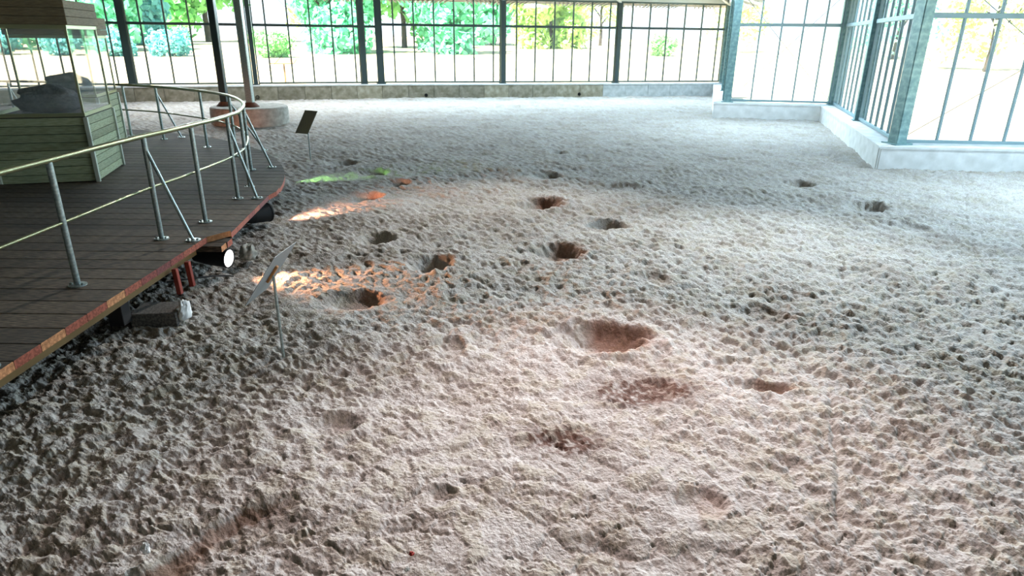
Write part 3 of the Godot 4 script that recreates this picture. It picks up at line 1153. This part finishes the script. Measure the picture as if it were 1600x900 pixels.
# ---------------------------------------------------------------- showcases on the platform
func display_cases() -> void:
	var u := Vector3(-0.279, 0, -0.960)      # along the long side, away from the camera
	var v := Vector3(-0.960, 0, 0.279)       # to the left
	var L := 1.43
	var Wd := 1.25
	var spots := [[Vector3(-6.16, 0.405, -9.71), 2.14, "timber-clad showcase with glass hood and brown wooden top, nearer of the two on the platform", "grey rock specimen inside the nearer glass showcase"], [Vector3(-7.84, 0.405, -12.83), 2.0, "timber-clad showcase partly hidden behind the nearer one, close to the far railing", "grey rock specimen inside the farther glass showcase"]]
	for sp in spots:
		var hood: float = sp[1]
		var t := thing("display_case", sp[2], "showcase", sp[0])
		var P := func(a: float, b: float, y: float) -> Vector3: return u * a + v * b + Vector3.UP * y
		# boards on the four sides, each a piece
		var rows := 8
		var hb := 0.92 / rows
		var core := begin()
		bar(core, P.call(0.03, Wd / 2, 0.45), P.call(L - 0.03, Wd / 2, 0.45), Wd - 0.06, 0.88)
		part("carcass", core.commit(), M.dark_wood, t)
		for r in rows:
			var y := hb * (r + 0.5) + 0.01
			for sd in 4:
				var a0: Vector3
				var a1: Vector3
				if sd == 0:
					a0 = P.call(0.03, 0.012, y)
					a1 = P.call(L - 0.03, 0.012, y)
				elif sd == 1:
					a0 = P.call(0.03, Wd - 0.012, y)
					a1 = P.call(L - 0.03, Wd - 0.012, y)
				elif sd == 2:
					a0 = P.call(0.012, 0.03, y)
					a1 = P.call(0.012, Wd - 0.03, y)
				else:
					a0 = P.call(L - 0.012, 0.03, y)
					a1 = P.call(L - 0.012, Wd - 0.03, y)
				part("board", bar_mesh(a0, a1, 0.026, hb - 0.007, Vector3.UP, 0.004), M["cladding_%d" % (rng.randi() % 3)], t)
		for cr in [[0.0, 0.0], [L, 0.0], [0.0, Wd], [L, Wd]]:
			part("corner_strip", bar_mesh(P.call(cr[0], cr[1], 0.0), P.call(cr[0], cr[1], 0.93), 0.055, 0.055, u, 0.004), M.corner_trim, t)
		var top := begin()
		bar(top, P.call(0.0, Wd / 2, 0.935), P.call(L, Wd / 2, 0.935), Wd, 0.012)
		part("floor_board", top.commit(), M.dark_wood, t)
		# metal frame of the hood
		var fr := begin()
		var i0 := 0.02
		for y in [0.965, hood]:
			bar(fr, P.call(0, i0, y), P.call(L, i0, y), 0.035, 0.05)
			bar(fr, P.call(0, Wd - i0, y), P.call(L, Wd - i0, y), 0.035, 0.05)
			bar(fr, P.call(i0, 0, y), P.call(i0, Wd, y), 0.035, 0.05)
			bar(fr, P.call(L - i0, 0, y), P.call(L - i0, Wd, y), 0.035, 0.05)
		for cr in [[i0, i0], [L - i0, i0], [i0, Wd - i0], [L - i0, Wd - i0]]:
			bar(fr, P.call(cr[0], cr[1], 0.96), P.call(cr[0], cr[1], hood), 0.028, 0.028, u)
		part("frame", fr.commit(), M.case_frame, t)
		var gm := (hood + 0.965) / 2.0
		for g in [[P.call(0.03, i0, gm), P.call(L - 0.03, i0, gm)], [P.call(0.03, Wd - i0, gm), P.call(L - 0.03, Wd - i0, gm)], [P.call(i0, 0.03, gm), P.call(i0, Wd - 0.03, gm)], [P.call(L - i0, 0.03, gm), P.call(L - i0, Wd - 0.03, gm)]]:
			part("pane", bar_mesh(g[0], g[1], 0.005, hood - 1.0), M.glass, t)
		# wooden top box of three courses
		for r in 3:
			var y := hood + 0.025 + 0.107 * (r + 0.5)
			var cst := begin()
			bar(cst, P.call(-0.03, Wd / 2, y), P.call(L + 0.02, Wd / 2, y), Wd + 0.06, 0.104, Vector3.UP, 0.006)
			part("top_board", cst.commit(), M.canopy_wood, t)
		# rock lying inside
		var rk := thing("rock_specimen", sp[3], "rock", sp[0] + P.call(L * 0.5, Wd * 0.5, 0.941))
		part("stone", lump(Vector3(0.42, 0.22, 0.36), 12, 0.25), M.specimen, rk, Vector3(0, 0.16, 0))


func lump(r: Vector3, sd: int, amp: float) -> ArrayMesh:
	var nz := FastNoiseLite.new()
	nz.seed = sd
	nz.frequency = 1.1
	var sp := SphereMesh.new()
	sp.radius = 1.0
	sp.height = 2.0
	sp.radial_segments = 28
	sp.rings = 14
	var arr := sp.get_mesh_arrays()
	var p: PackedVector3Array = arr[Mesh.ARRAY_VERTEX]
	for i in p.size():
		var q := p[i].normalized()
		var k := 1.0 + amp * nz.get_noise_3dv(q * 1.6) * 2.0
		q = q * k
		q.y = maxf(q.y, -0.62)
		p[i] = q * r
	arr[Mesh.ARRAY_VERTEX] = p
	var am := ArrayMesh.new()
	am.add_surface_from_arrays(Mesh.PRIMITIVE_TRIANGLES, arr)
	var st := SurfaceTool.new()
	st.create_from(am, 0)
	st.generate_normals()
	return st.commit()


# ---------------------------------------------------------------- the pair of inner columns
func pedestal() -> void:
	var at := Vector3(-8.0, 0, -20.55)
	var t := thing("round_footing", "low round concrete footing carrying two steel columns behind the railing", "footing", at)
	part("drum", lathe_mesh([Vector2(0.0, 0.48), Vector2(1.08, 0.48), Vector2(1.11, 0.45), Vector2(1.12, 0.30), Vector2(1.12, -0.3)], 40), M.concrete, t)
	var names := ["dark steel column standing on the left of the round concrete footing", "grey-green steel column standing on the right of the round concrete footing"]
	var xs := [-0.68, 0.15]
	for k in 2:
		var p := at + Vector3(xs[k], 0.48, 0.1 if k == 0 else 0.25)
		var c := thing("steel_column", names[k], "column", p)
		var st := begin()
		add_box(st, Vector3(0.2, 5.6, 0.2), 0.015, Transform3D(Basis.IDENTITY, Vector3(0, 2.8, 0)))
		part("shaft", st.commit(), M.post_paint if k == 0 else M.galvanised, c)
		part("foot_cone", lathe_mesh([Vector2(0.13, 0.13), Vector2(0.24, 0.02), Vector2(0.25, 0.0)], 16), M.rust, c)


# ---------------------------------------------------------------- panels on thin rods
func signs() -> void:
	var defs := [
		[Vector3(-1.89, -0.05, -4.91), 0.735, -5.0, 55.0, 0.42, 0.50, "small grey metal panel seen from behind on a thin rod beside the warm-lit print"],
		[Vector3(-4.38, -0.05, -14.29), 0.80, 62.0, 52.0, 0.36, 0.56, "small dark panel on a thin rod, farther of the two, beyond the platform"],
	]
	for k in 2:
		var d: Array = defs[k]
		var t := thing("sign_panel", d[6], "sign", d[0])
		var h: float = d[1]
		var yaw := deg_to_rad(d[2])
		var tilt := deg_to_rad(d[3])
		var W := Vector3(sin(yaw), 0, cos(yaw))
		var N := Vector3(-W.z, 0, W.x)
		var S := N * cos(tilt) + Vector3.DOWN * sin(tilt)
		var nrm := W.cross(S).normalized()
		if nrm.y < 0:
			nrm = -nrm
		var c := Vector3(0, h, 0) + nrm * 0.02
		var bas := Basis(W, nrm, W.cross(nrm))
		part("rod", tube_mesh([Vector3.ZERO, Vector3(0, h - 0.005, 0)], 0.012, 8), M.galvanised, t)
		part("plate", box(Vector3(d[4], 0.004, d[5]), 0.0015), M.plate_metal if k == 0 else M.panel_print, t, c, bas)
		part("bracket", box(Vector3(0.03, 0.02, 0.17), 0.003), M.bracket_orange if k == 0 else M.panel_ink, t, c - nrm * 0.012, bas)
		var face_mesh := box(Vector3(d[4] - 0.04, 0.002, d[5] - 0.05), 0.0)
		part("printed_sheet", face_mesh, M.panel_print, t, c + nrm * 0.003, bas)


# ---------------------------------------------------------------- what lies under the platform edge
func under_deck() -> void:
	var b := thing("concrete_block", "rough grey concrete block lying on the rock under the platform edge", "block", Vector3(-3.27, 0.0, -5.62))
	part("body", box(Vector3(0.40, 0.14, 0.30), 0.008), M.concrete_shaded, b, Vector3(0.02, 0.035, 0.02), Basis(Vector3.UP, 0.12))
	var ch := thing("lit_block_end", "lit end of the block, added as a pale shard leaning on the block under the platform", "rubble", Vector3(-3.02, 0.0, -5.60))  # pale lump added in place of light on the end of the block
	part("chunk", lump(Vector3(0.05, 0.10, 0.09), 5, 0.3), M.chalk, ch, Vector3(0, 0.07, 0))
	var r := thing("concrete_rubble", "pale lump of rubble behind the white-faced floodlight", "rubble", Vector3(-3.08, 0.0, -7.32))
	part("chunk", lump(Vector3(0.09, 0.11, 0.10), 9, 0.3), M.concrete, r, Vector3(0, 0.08, 0))
	var labels := ["red-brown wooden peg hanging under the platform rim, nearer of two", "red-brown wooden peg hanging under the platform rim, farther of two"]
	var pz := [[-3.22, -6.0], [-3.2, -6.22]]
	for k in 2:
		var o := part("wooden_peg", box(Vector3(0.045, 0.26, 0.05), 0.004), M.red_wood, self, Vector3(pz[k][0] - 0.03, 0.215, pz[k][1]), Basis(Vector3.BACK, 0.05))
		o.name = numbered("wooden_peg")
		tag(o, labels[k], "peg")
	var st := begin()
	var pts := []
	for k in 12:
		var f := k / 11.0
		pts.append(Vector3(-3.6 + 0.62 * f, 0.04 + 0.03 * sin(f * 3.0), -6.45 - 0.16 * f + 0.03 * sin(f * 5.0)))
	tube(st, pts, 0.009, 6)
	var c := part("power_cable", st.commit(), M.cable, self)
	tag(c, "thin grey cable on the rock running to the white-faced floodlight", "cable")


func floodlight(at: Vector3, target: Vector3, r: float, len: float, color: Color, energy: float, angle: float, label: String, soft := 0.05, lens := "lens", visible_strap := true, group := "") -> void:
	var t := thing("floodlight", label, "floodlight", at, group)
	var d := (target - at).normalized()
	var s := d.cross(Vector3.UP).normalized()
	var u := s.cross(d).normalized()
	var bas := Basis(s, d, u)      # y of the lathe points along the beam
	var st := begin()
	lathe(st, [Vector2(r * 0.35, -len), Vector2(r * 0.8, -len * 0.92), Vector2(r * 0.97, -len * 0.6), Vector2(r, -0.01), Vector2(r * 1.05, -0.008), Vector2(r * 1.05, 0.012), Vector2(r * 0.93, 0.012), Vector2(r * 0.93, 0.0), Vector2(0, -0.004)], 28, Transform3D(bas, Vector3.ZERO))
	part("housing", st.commit(), M.black_paint, t)
	var ls := begin()
	lathe(ls, [Vector2(r * 0.94, 0.002), Vector2(r * 0.8, 0.008), Vector2(0, 0.014)], 28, Transform3D(bas, Vector3.ZERO))
	part("lens", ls.commit(), M[lens], t)
	if visible_strap:
		var bst := begin()
		for k in [-1.0, 1.0]:
			bar(bst, s * 0.0 + d * (-len * 0.45 + k * 0.05) + Vector3.UP * (r * 0.9), d * (-len * 0.45 + k * 0.05) + Vector3.UP * (r * 0.9 + 0.085), 0.03, 0.012, d)
		part("bracket", bst.commit(), M.black_paint, t)
	var l := SpotLight3D.new()
	l.name = "beam"
	l.light_color = color
	l.light_energy = energy
	l.spot_angle = angle
	l.spot_angle_attenuation = 1.0
	l.spot_range = 60.0
	l.spot_attenuation = 2.0
	l.light_size = soft
	l.shadow_enabled = true
	t.add_child(l)
	l.look_at_from_position(at + d * 0.03, target, Vector3.UP)


func lamps() -> void:
	floodlight(Vector3(-3.12, 0.165, -6.88), Vector3(-0.7, 0.0, -6.45), 0.105, 0.42, Color(1.0, 0.72, 0.55), 12.0, 34.0, "black drum floodlight with glowing white lens under the platform edge", 0.06)
	floodlight(Vector3(-3.42, 0.15, -8.98), Vector3(-1.9, 0.02, -10.9), 0.125, 0.40, Color(1.0, 0.72, 0.60), 17.0, 24.0, "black drum floodlight seen from behind, tucked under the platform rim", 0.06)
	floodlight(Vector3(-4.32, 0.15, -11.75), Vector3(-2.6, 0.0, -12.8), 0.1, 0.3, Color(0.68, 1.0, 0.58), 7.0, 19.0, "floodlight with green beam under the far curve of the platform", 0.06)
	floodlight(Vector3(-5.75, 0.15, -13.75), Vector3(-8.0, 0.3, -19.0), 0.1, 0.3, Color(1.0, 0.60, 0.42), 16.0, 15.0, "floodlight with orange beam aimed at the round footing", 0.06)
	# added strip lights above the view, standing in for window daylight
	for k in 4:
		fill_strip(RING[2].lerp(RING[3], 0.12 + 0.24 * k), outward(RING[2], RING[3]), 62.0, ["added unseen strip light for window daylight, back eaves, next to the double column", "added unseen strip light for window daylight, back eaves, behind the middle of the trackway", "added unseen strip light for window daylight, back eaves, before the fourth wall post", "added unseen strip light for window daylight, back eaves, nearest the recess"][k], Color(0.80, 0.92, 1.0))
	fill_strip(RING[1].lerp(RING[2], 0.75), outward(RING[1], RING[2]), 60.0, "added unseen strip light for window daylight, left part of the back eaves")
	fill_strip(RING[1].lerp(RING[2], 0.2), outward(RING[1], RING[2]), 60.0, "added unseen strip light for window daylight, back eaves beyond the showcases")
	fill_strip(RING[7].lerp(RING[8], 0.27), outward(RING[7], RING[8]), 48.0, "added unseen strip light for window daylight, right-hand eaves beside the trackway", Color(0.80, 0.92, 1.0))
	fill_strip(RING[4].lerp(RING[5], 0.5), outward(RING[4], RING[5]), 50.0, "added unseen strip light for window daylight, eaves of the recess", Color(0.80, 0.92, 1.0))
	fill_strip(RING[5].lerp(RING[6], 0.5), outward(RING[5], RING[6]), 35.0, "added unseen strip light for window daylight, eaves along the flank of the recess", Color(0.80, 0.92, 1.0))
	fill_strip(RING[6].lerp(RING[7], 0.5), outward(RING[6], RING[7]), 90.0, "added unseen strip light for window daylight, eaves right of the big corner column", Color(0.80, 0.92, 1.0))
	floodlight(Vector3(1.2, 5.2, -7.2), Vector3(0.75, 0.0, -3.2), 0.16, 0.3, Color(1.0, 0.92, 0.92), 54.0, 31.0, "pinkish floodlight placed unseen at the roof, slanting down on the foreground rock", 0.12)  # unseen lamp added at the roof for the pink light on the foreground
	floodlight(Vector3(-0.2, 5.2, -16.5), Vector3(0.25, 0.0, -5.8), 0.18, 0.3, Color(1.0, 0.97, 0.95), 105.0, 30.0, "added unseen fill floodlight above the far end of the central trackway", 0.12)  # added out of view to brighten the middle of the floor
	floodlight(Vector3(5.2, 4.3, -12.5), Vector3(2.8, 0.0, -5.6), 0.18, 0.3, Color(0.92, 0.97, 1.0), 75.0, 34.0, "added unseen fill floodlight above the right-hand trackway", 0.12)  # added out of view to brighten the right half of the floor


func fill_strip(foot: Vector2, out: Vector2, energy: float, label: String, color := Color(0.93, 0.97, 1.0)) -> void:  # added light source above the view, in place of daylight through the glazing
	var at := p3(foot - out * 1.3, EAVE + 0.42)
	var t := thing("fill_strip", label, "lamp", at)
	var along := p3(Vector2(out.y, -out.x), 0)
	var aim := (p3(-out, 0) * 1.0 + Vector3.DOWN * 0.75).normalized()
	var up := along.cross(aim).normalized()
	var bas := Basis(along, up, -aim) if along.cross(up).dot(-aim) > 0.0 else Basis(-along, up, -aim)
	part("housing", box(Vector3(3.0, 0.3, 0.08), 0.01), M.rafter_paint, t, -aim * 0.06, bas)
	part("lens", box(Vector3(2.9, 0.24, 0.02), 0.0), M.lens, t, -aim * 0.012, bas)
	part("hanger", bar_mesh(Vector3(0, 0, 0) - aim * 0.09, Vector3(0, 0.75, 0) - aim * 0.2, 0.03, 0.03, along), M.rafter_paint, t)
	var l := AreaLight3D.new()
	l.name = "glow"
	l.area_size = Vector2(2.9, 0.24)
	l.light_energy = energy
	l.light_color = color
	l.area_range = 60.0
	l.area_attenuation = 2.0
	l.shadow_enabled = true
	t.add_child(l)
	l.transform = Transform3D(bas, aim * 0.03)


func small_things() -> void:
	var a := part("stone_chip", lump(Vector3(0.018, 0.035, 0.014), 31, 0.5), M.chalk, self, Vector3(-1.83, 0.03, -2.63))
	tag(a, "small white stone chip standing on the ledge in the left foreground", "stone")
	var b := part("clay_fragment", lump(Vector3(0.012, 0.010, 0.012), 33, 0.4), M.red_clay, self, Vector3(-0.49, 0.03, -2.62))
	tag(b, "tiny red clay fragment on the pinkish foreground rock", "fragment")
	var s := thing("outdoor_board", "small low notice board on a post out on the bright lawn", "sign", Vector3(-13.6, -0.1, -41.0))
	part("post", box(Vector3(0.08, 1.15, 0.08), 0.01), M.beam_wood, s, Vector3(0, 0.57, 0))
	part("board", box(Vector3(1.4, 0.06, 0.7), 0.01), M.plank_end_2, s, Vector3(0, 1.18, 0), Basis(Vector3.RIGHT, 0.35))


# ---------------------------------------------------------------- trees beyond the lawn
func crown(sd: int, rad: float, tall: float, leaves: int, size: float) -> ArrayMesh:
	var rg := RandomNumberGenerator.new()
	rg.seed = sd
	var blobs := []
	for k in 14:
		var a := rg.randf() * TAU
		var q := sqrt(rg.randf()) * rad * 0.62
		blobs.append([Vector3(cos(a) * q, tall * rg.randf_range(0.12, 0.86), sin(a) * q), rad * rg.randf_range(0.28, 0.5)])
	var st := begin()
	for k in leaves:
		var bl: Array = blobs[rg.randi() % blobs.size()]
		var dir := Vector3(rg.randfn(), rg.randfn(), rg.randfn()).normalized()
		var p: Vector3 = bl[0] + dir * bl[1] * pow(rg.randf(), 0.4)
		var n := (dir + Vector3(rg.randfn(), rg.randfn(), rg.randfn()) * 0.6).normalized()
		var s := n.cross(Vector3(rg.randfn(), rg.randfn(), rg.randfn())).normalized() * size * rg.randf_range(0.6, 1.2)
		var u := n.cross(s).normalized() * size * rg.randf_range(0.4, 0.7)
		tri(st, p - s, p + s, p + u, n)
		tri(st, p - s, p - u, p + s, n)
	return st.commit()


func trees() -> void:
	var crowns := [crown(1, 6.0, 12.0, 9000, 0.42), crown(2, 5.6, 10.0, 8000, 0.40), crown(3, 5.6, 12.0, 1500, 0.34)]
	var bush := crown(4, 2.4, 2.6, 2200, 0.26)
	var trunk := begin()
	tube(trunk, [Vector3(0, -0.5, 0), Vector3(0.1, 2.0, 0), Vector3(-0.1, 5.0, 0.2), Vector3(0.2, 8.5, 0)], 0.28, 8, 0.08)
	for b in [[3.0, 2.2, 6.0, 1.0], [4.0, -2.4, 7.0, -0.6], [5.2, 1.2, 8.4, -1.6]]:
		tube(trunk, [Vector3(0, b[0], 0.1), Vector3(b[1] * 0.5, (b[0] + b[2]) * 0.5, b[3] * 0.4), Vector3(b[1], b[2], b[3])], 0.13, 6, 0.03)
	var trunk_mesh := trunk.commit()
	# x, z, crown, leaf, scale, label
	var list := [
		[-66.0, -88.0, 0, 0, 1.0, "bright green tree outside, leftmost, beyond the showcases"],
		[-63.0, -110.0, 1, 3, 1.35, "blue-green tree outside, just right of the showcase tops"],
		[-51.0, -88.0, 0, 1, 0.95, "dense green tree outside, left of the paired columns"],
		[-60.0, -138.0, 0, 0, 1.65, "light green tree outside, behind the left inner column"],
		[-23.0, -88.0, 1, 1, 0.95, "leafy tree outside, seen just left of the dark post beside the double column"],
		[-17.4, -111.0, 0, 0, 1.2, "tall bright green tree outside, right of the double column"],
		[-8.0, -90.0, 1, 1, 0.95, "blue-green tree outside, left of the middle wall post"],
		[-4.2, -138.0, 0, 1, 1.45, "green tree outside, straight behind the middle wall post"],
		[5.8, -114.0, 1, 2, 0.95, "yellow-green tree outside, just right of the middle wall post"],
		[-37.0, -128.0, 2, 2, 1.1, "thin sparse tree outside, behind the small notice board"],
		[17.0, -140.0, 2, 2, 1.1, "thin sparse tree outside, in the bay left of the fourth post"],
		[33.0, -105.0, 2, 2, 1.0, "thin sparse tree outside, in the bay before the recess"],
		[46.0, -85.0, 2, 1, 0.9, "sparse tree outside with bare trunk, behind the recess glazing"],
		[42.0, -62.0, 2, 2, 0.8, "sparse tree outside, seen through the flank of the recess"],
	]
	for t in list:
		var gy := lerpf(0.25, 0.75, clampf((-t[1] - 60.0) / 35.0, 0.0, 2.3))
		var o := thing("tree", t[5], "tree", Vector3(t[0], gy, t[1]))
		o.rotation.y = rng.randf() * TAU
		o.scale = Vector3.ONE * t[4] * (1.45 if t[2] < 2 else 1.15)
		part("trunk", trunk_mesh, M.bark, o)
		var cr := part("crown", crowns[t[2]], M["leaf_%d" % t[3]], o, Vector3(0, -1.0 if t[2] < 2 else 0.6, 0))
		cr.set_meta("kind", "stuff")
	var bl := [[18.4, -88.0, 0, "round green bush outside, right of the fourth wall post"], [-54.5, -74.0, 3, "dark bush outside, low beneath the leftmost tree"], [-48.0, -74.0, 3, "dark blue-green bush outside, left of the first wall column"], [-41.5, -73.0, 3, "dark bush outside at the foot of the dense green tree"], [-25.5, -74.0, 0, "pale bush outside, beyond the small notice board"], [-36.5, -74.0, 3, "dark blue-green bush outside, right of the left inner column"]]
	for t in bl:
		var gy := lerpf(0.25, 0.75, clampf((-t[1] - 60.0) / 35.0, 0.0, 2.3))
		var o := thing("bush", t[3], "bush", Vector3(t[0], gy, t[1]))
		o.rotation.y = rng.randf() * TAU
		part("foliage", bush, M["leaf_%d" % t[2]], o, Vector3(0, -0.2, 0)).set_meta("kind", "stuff")
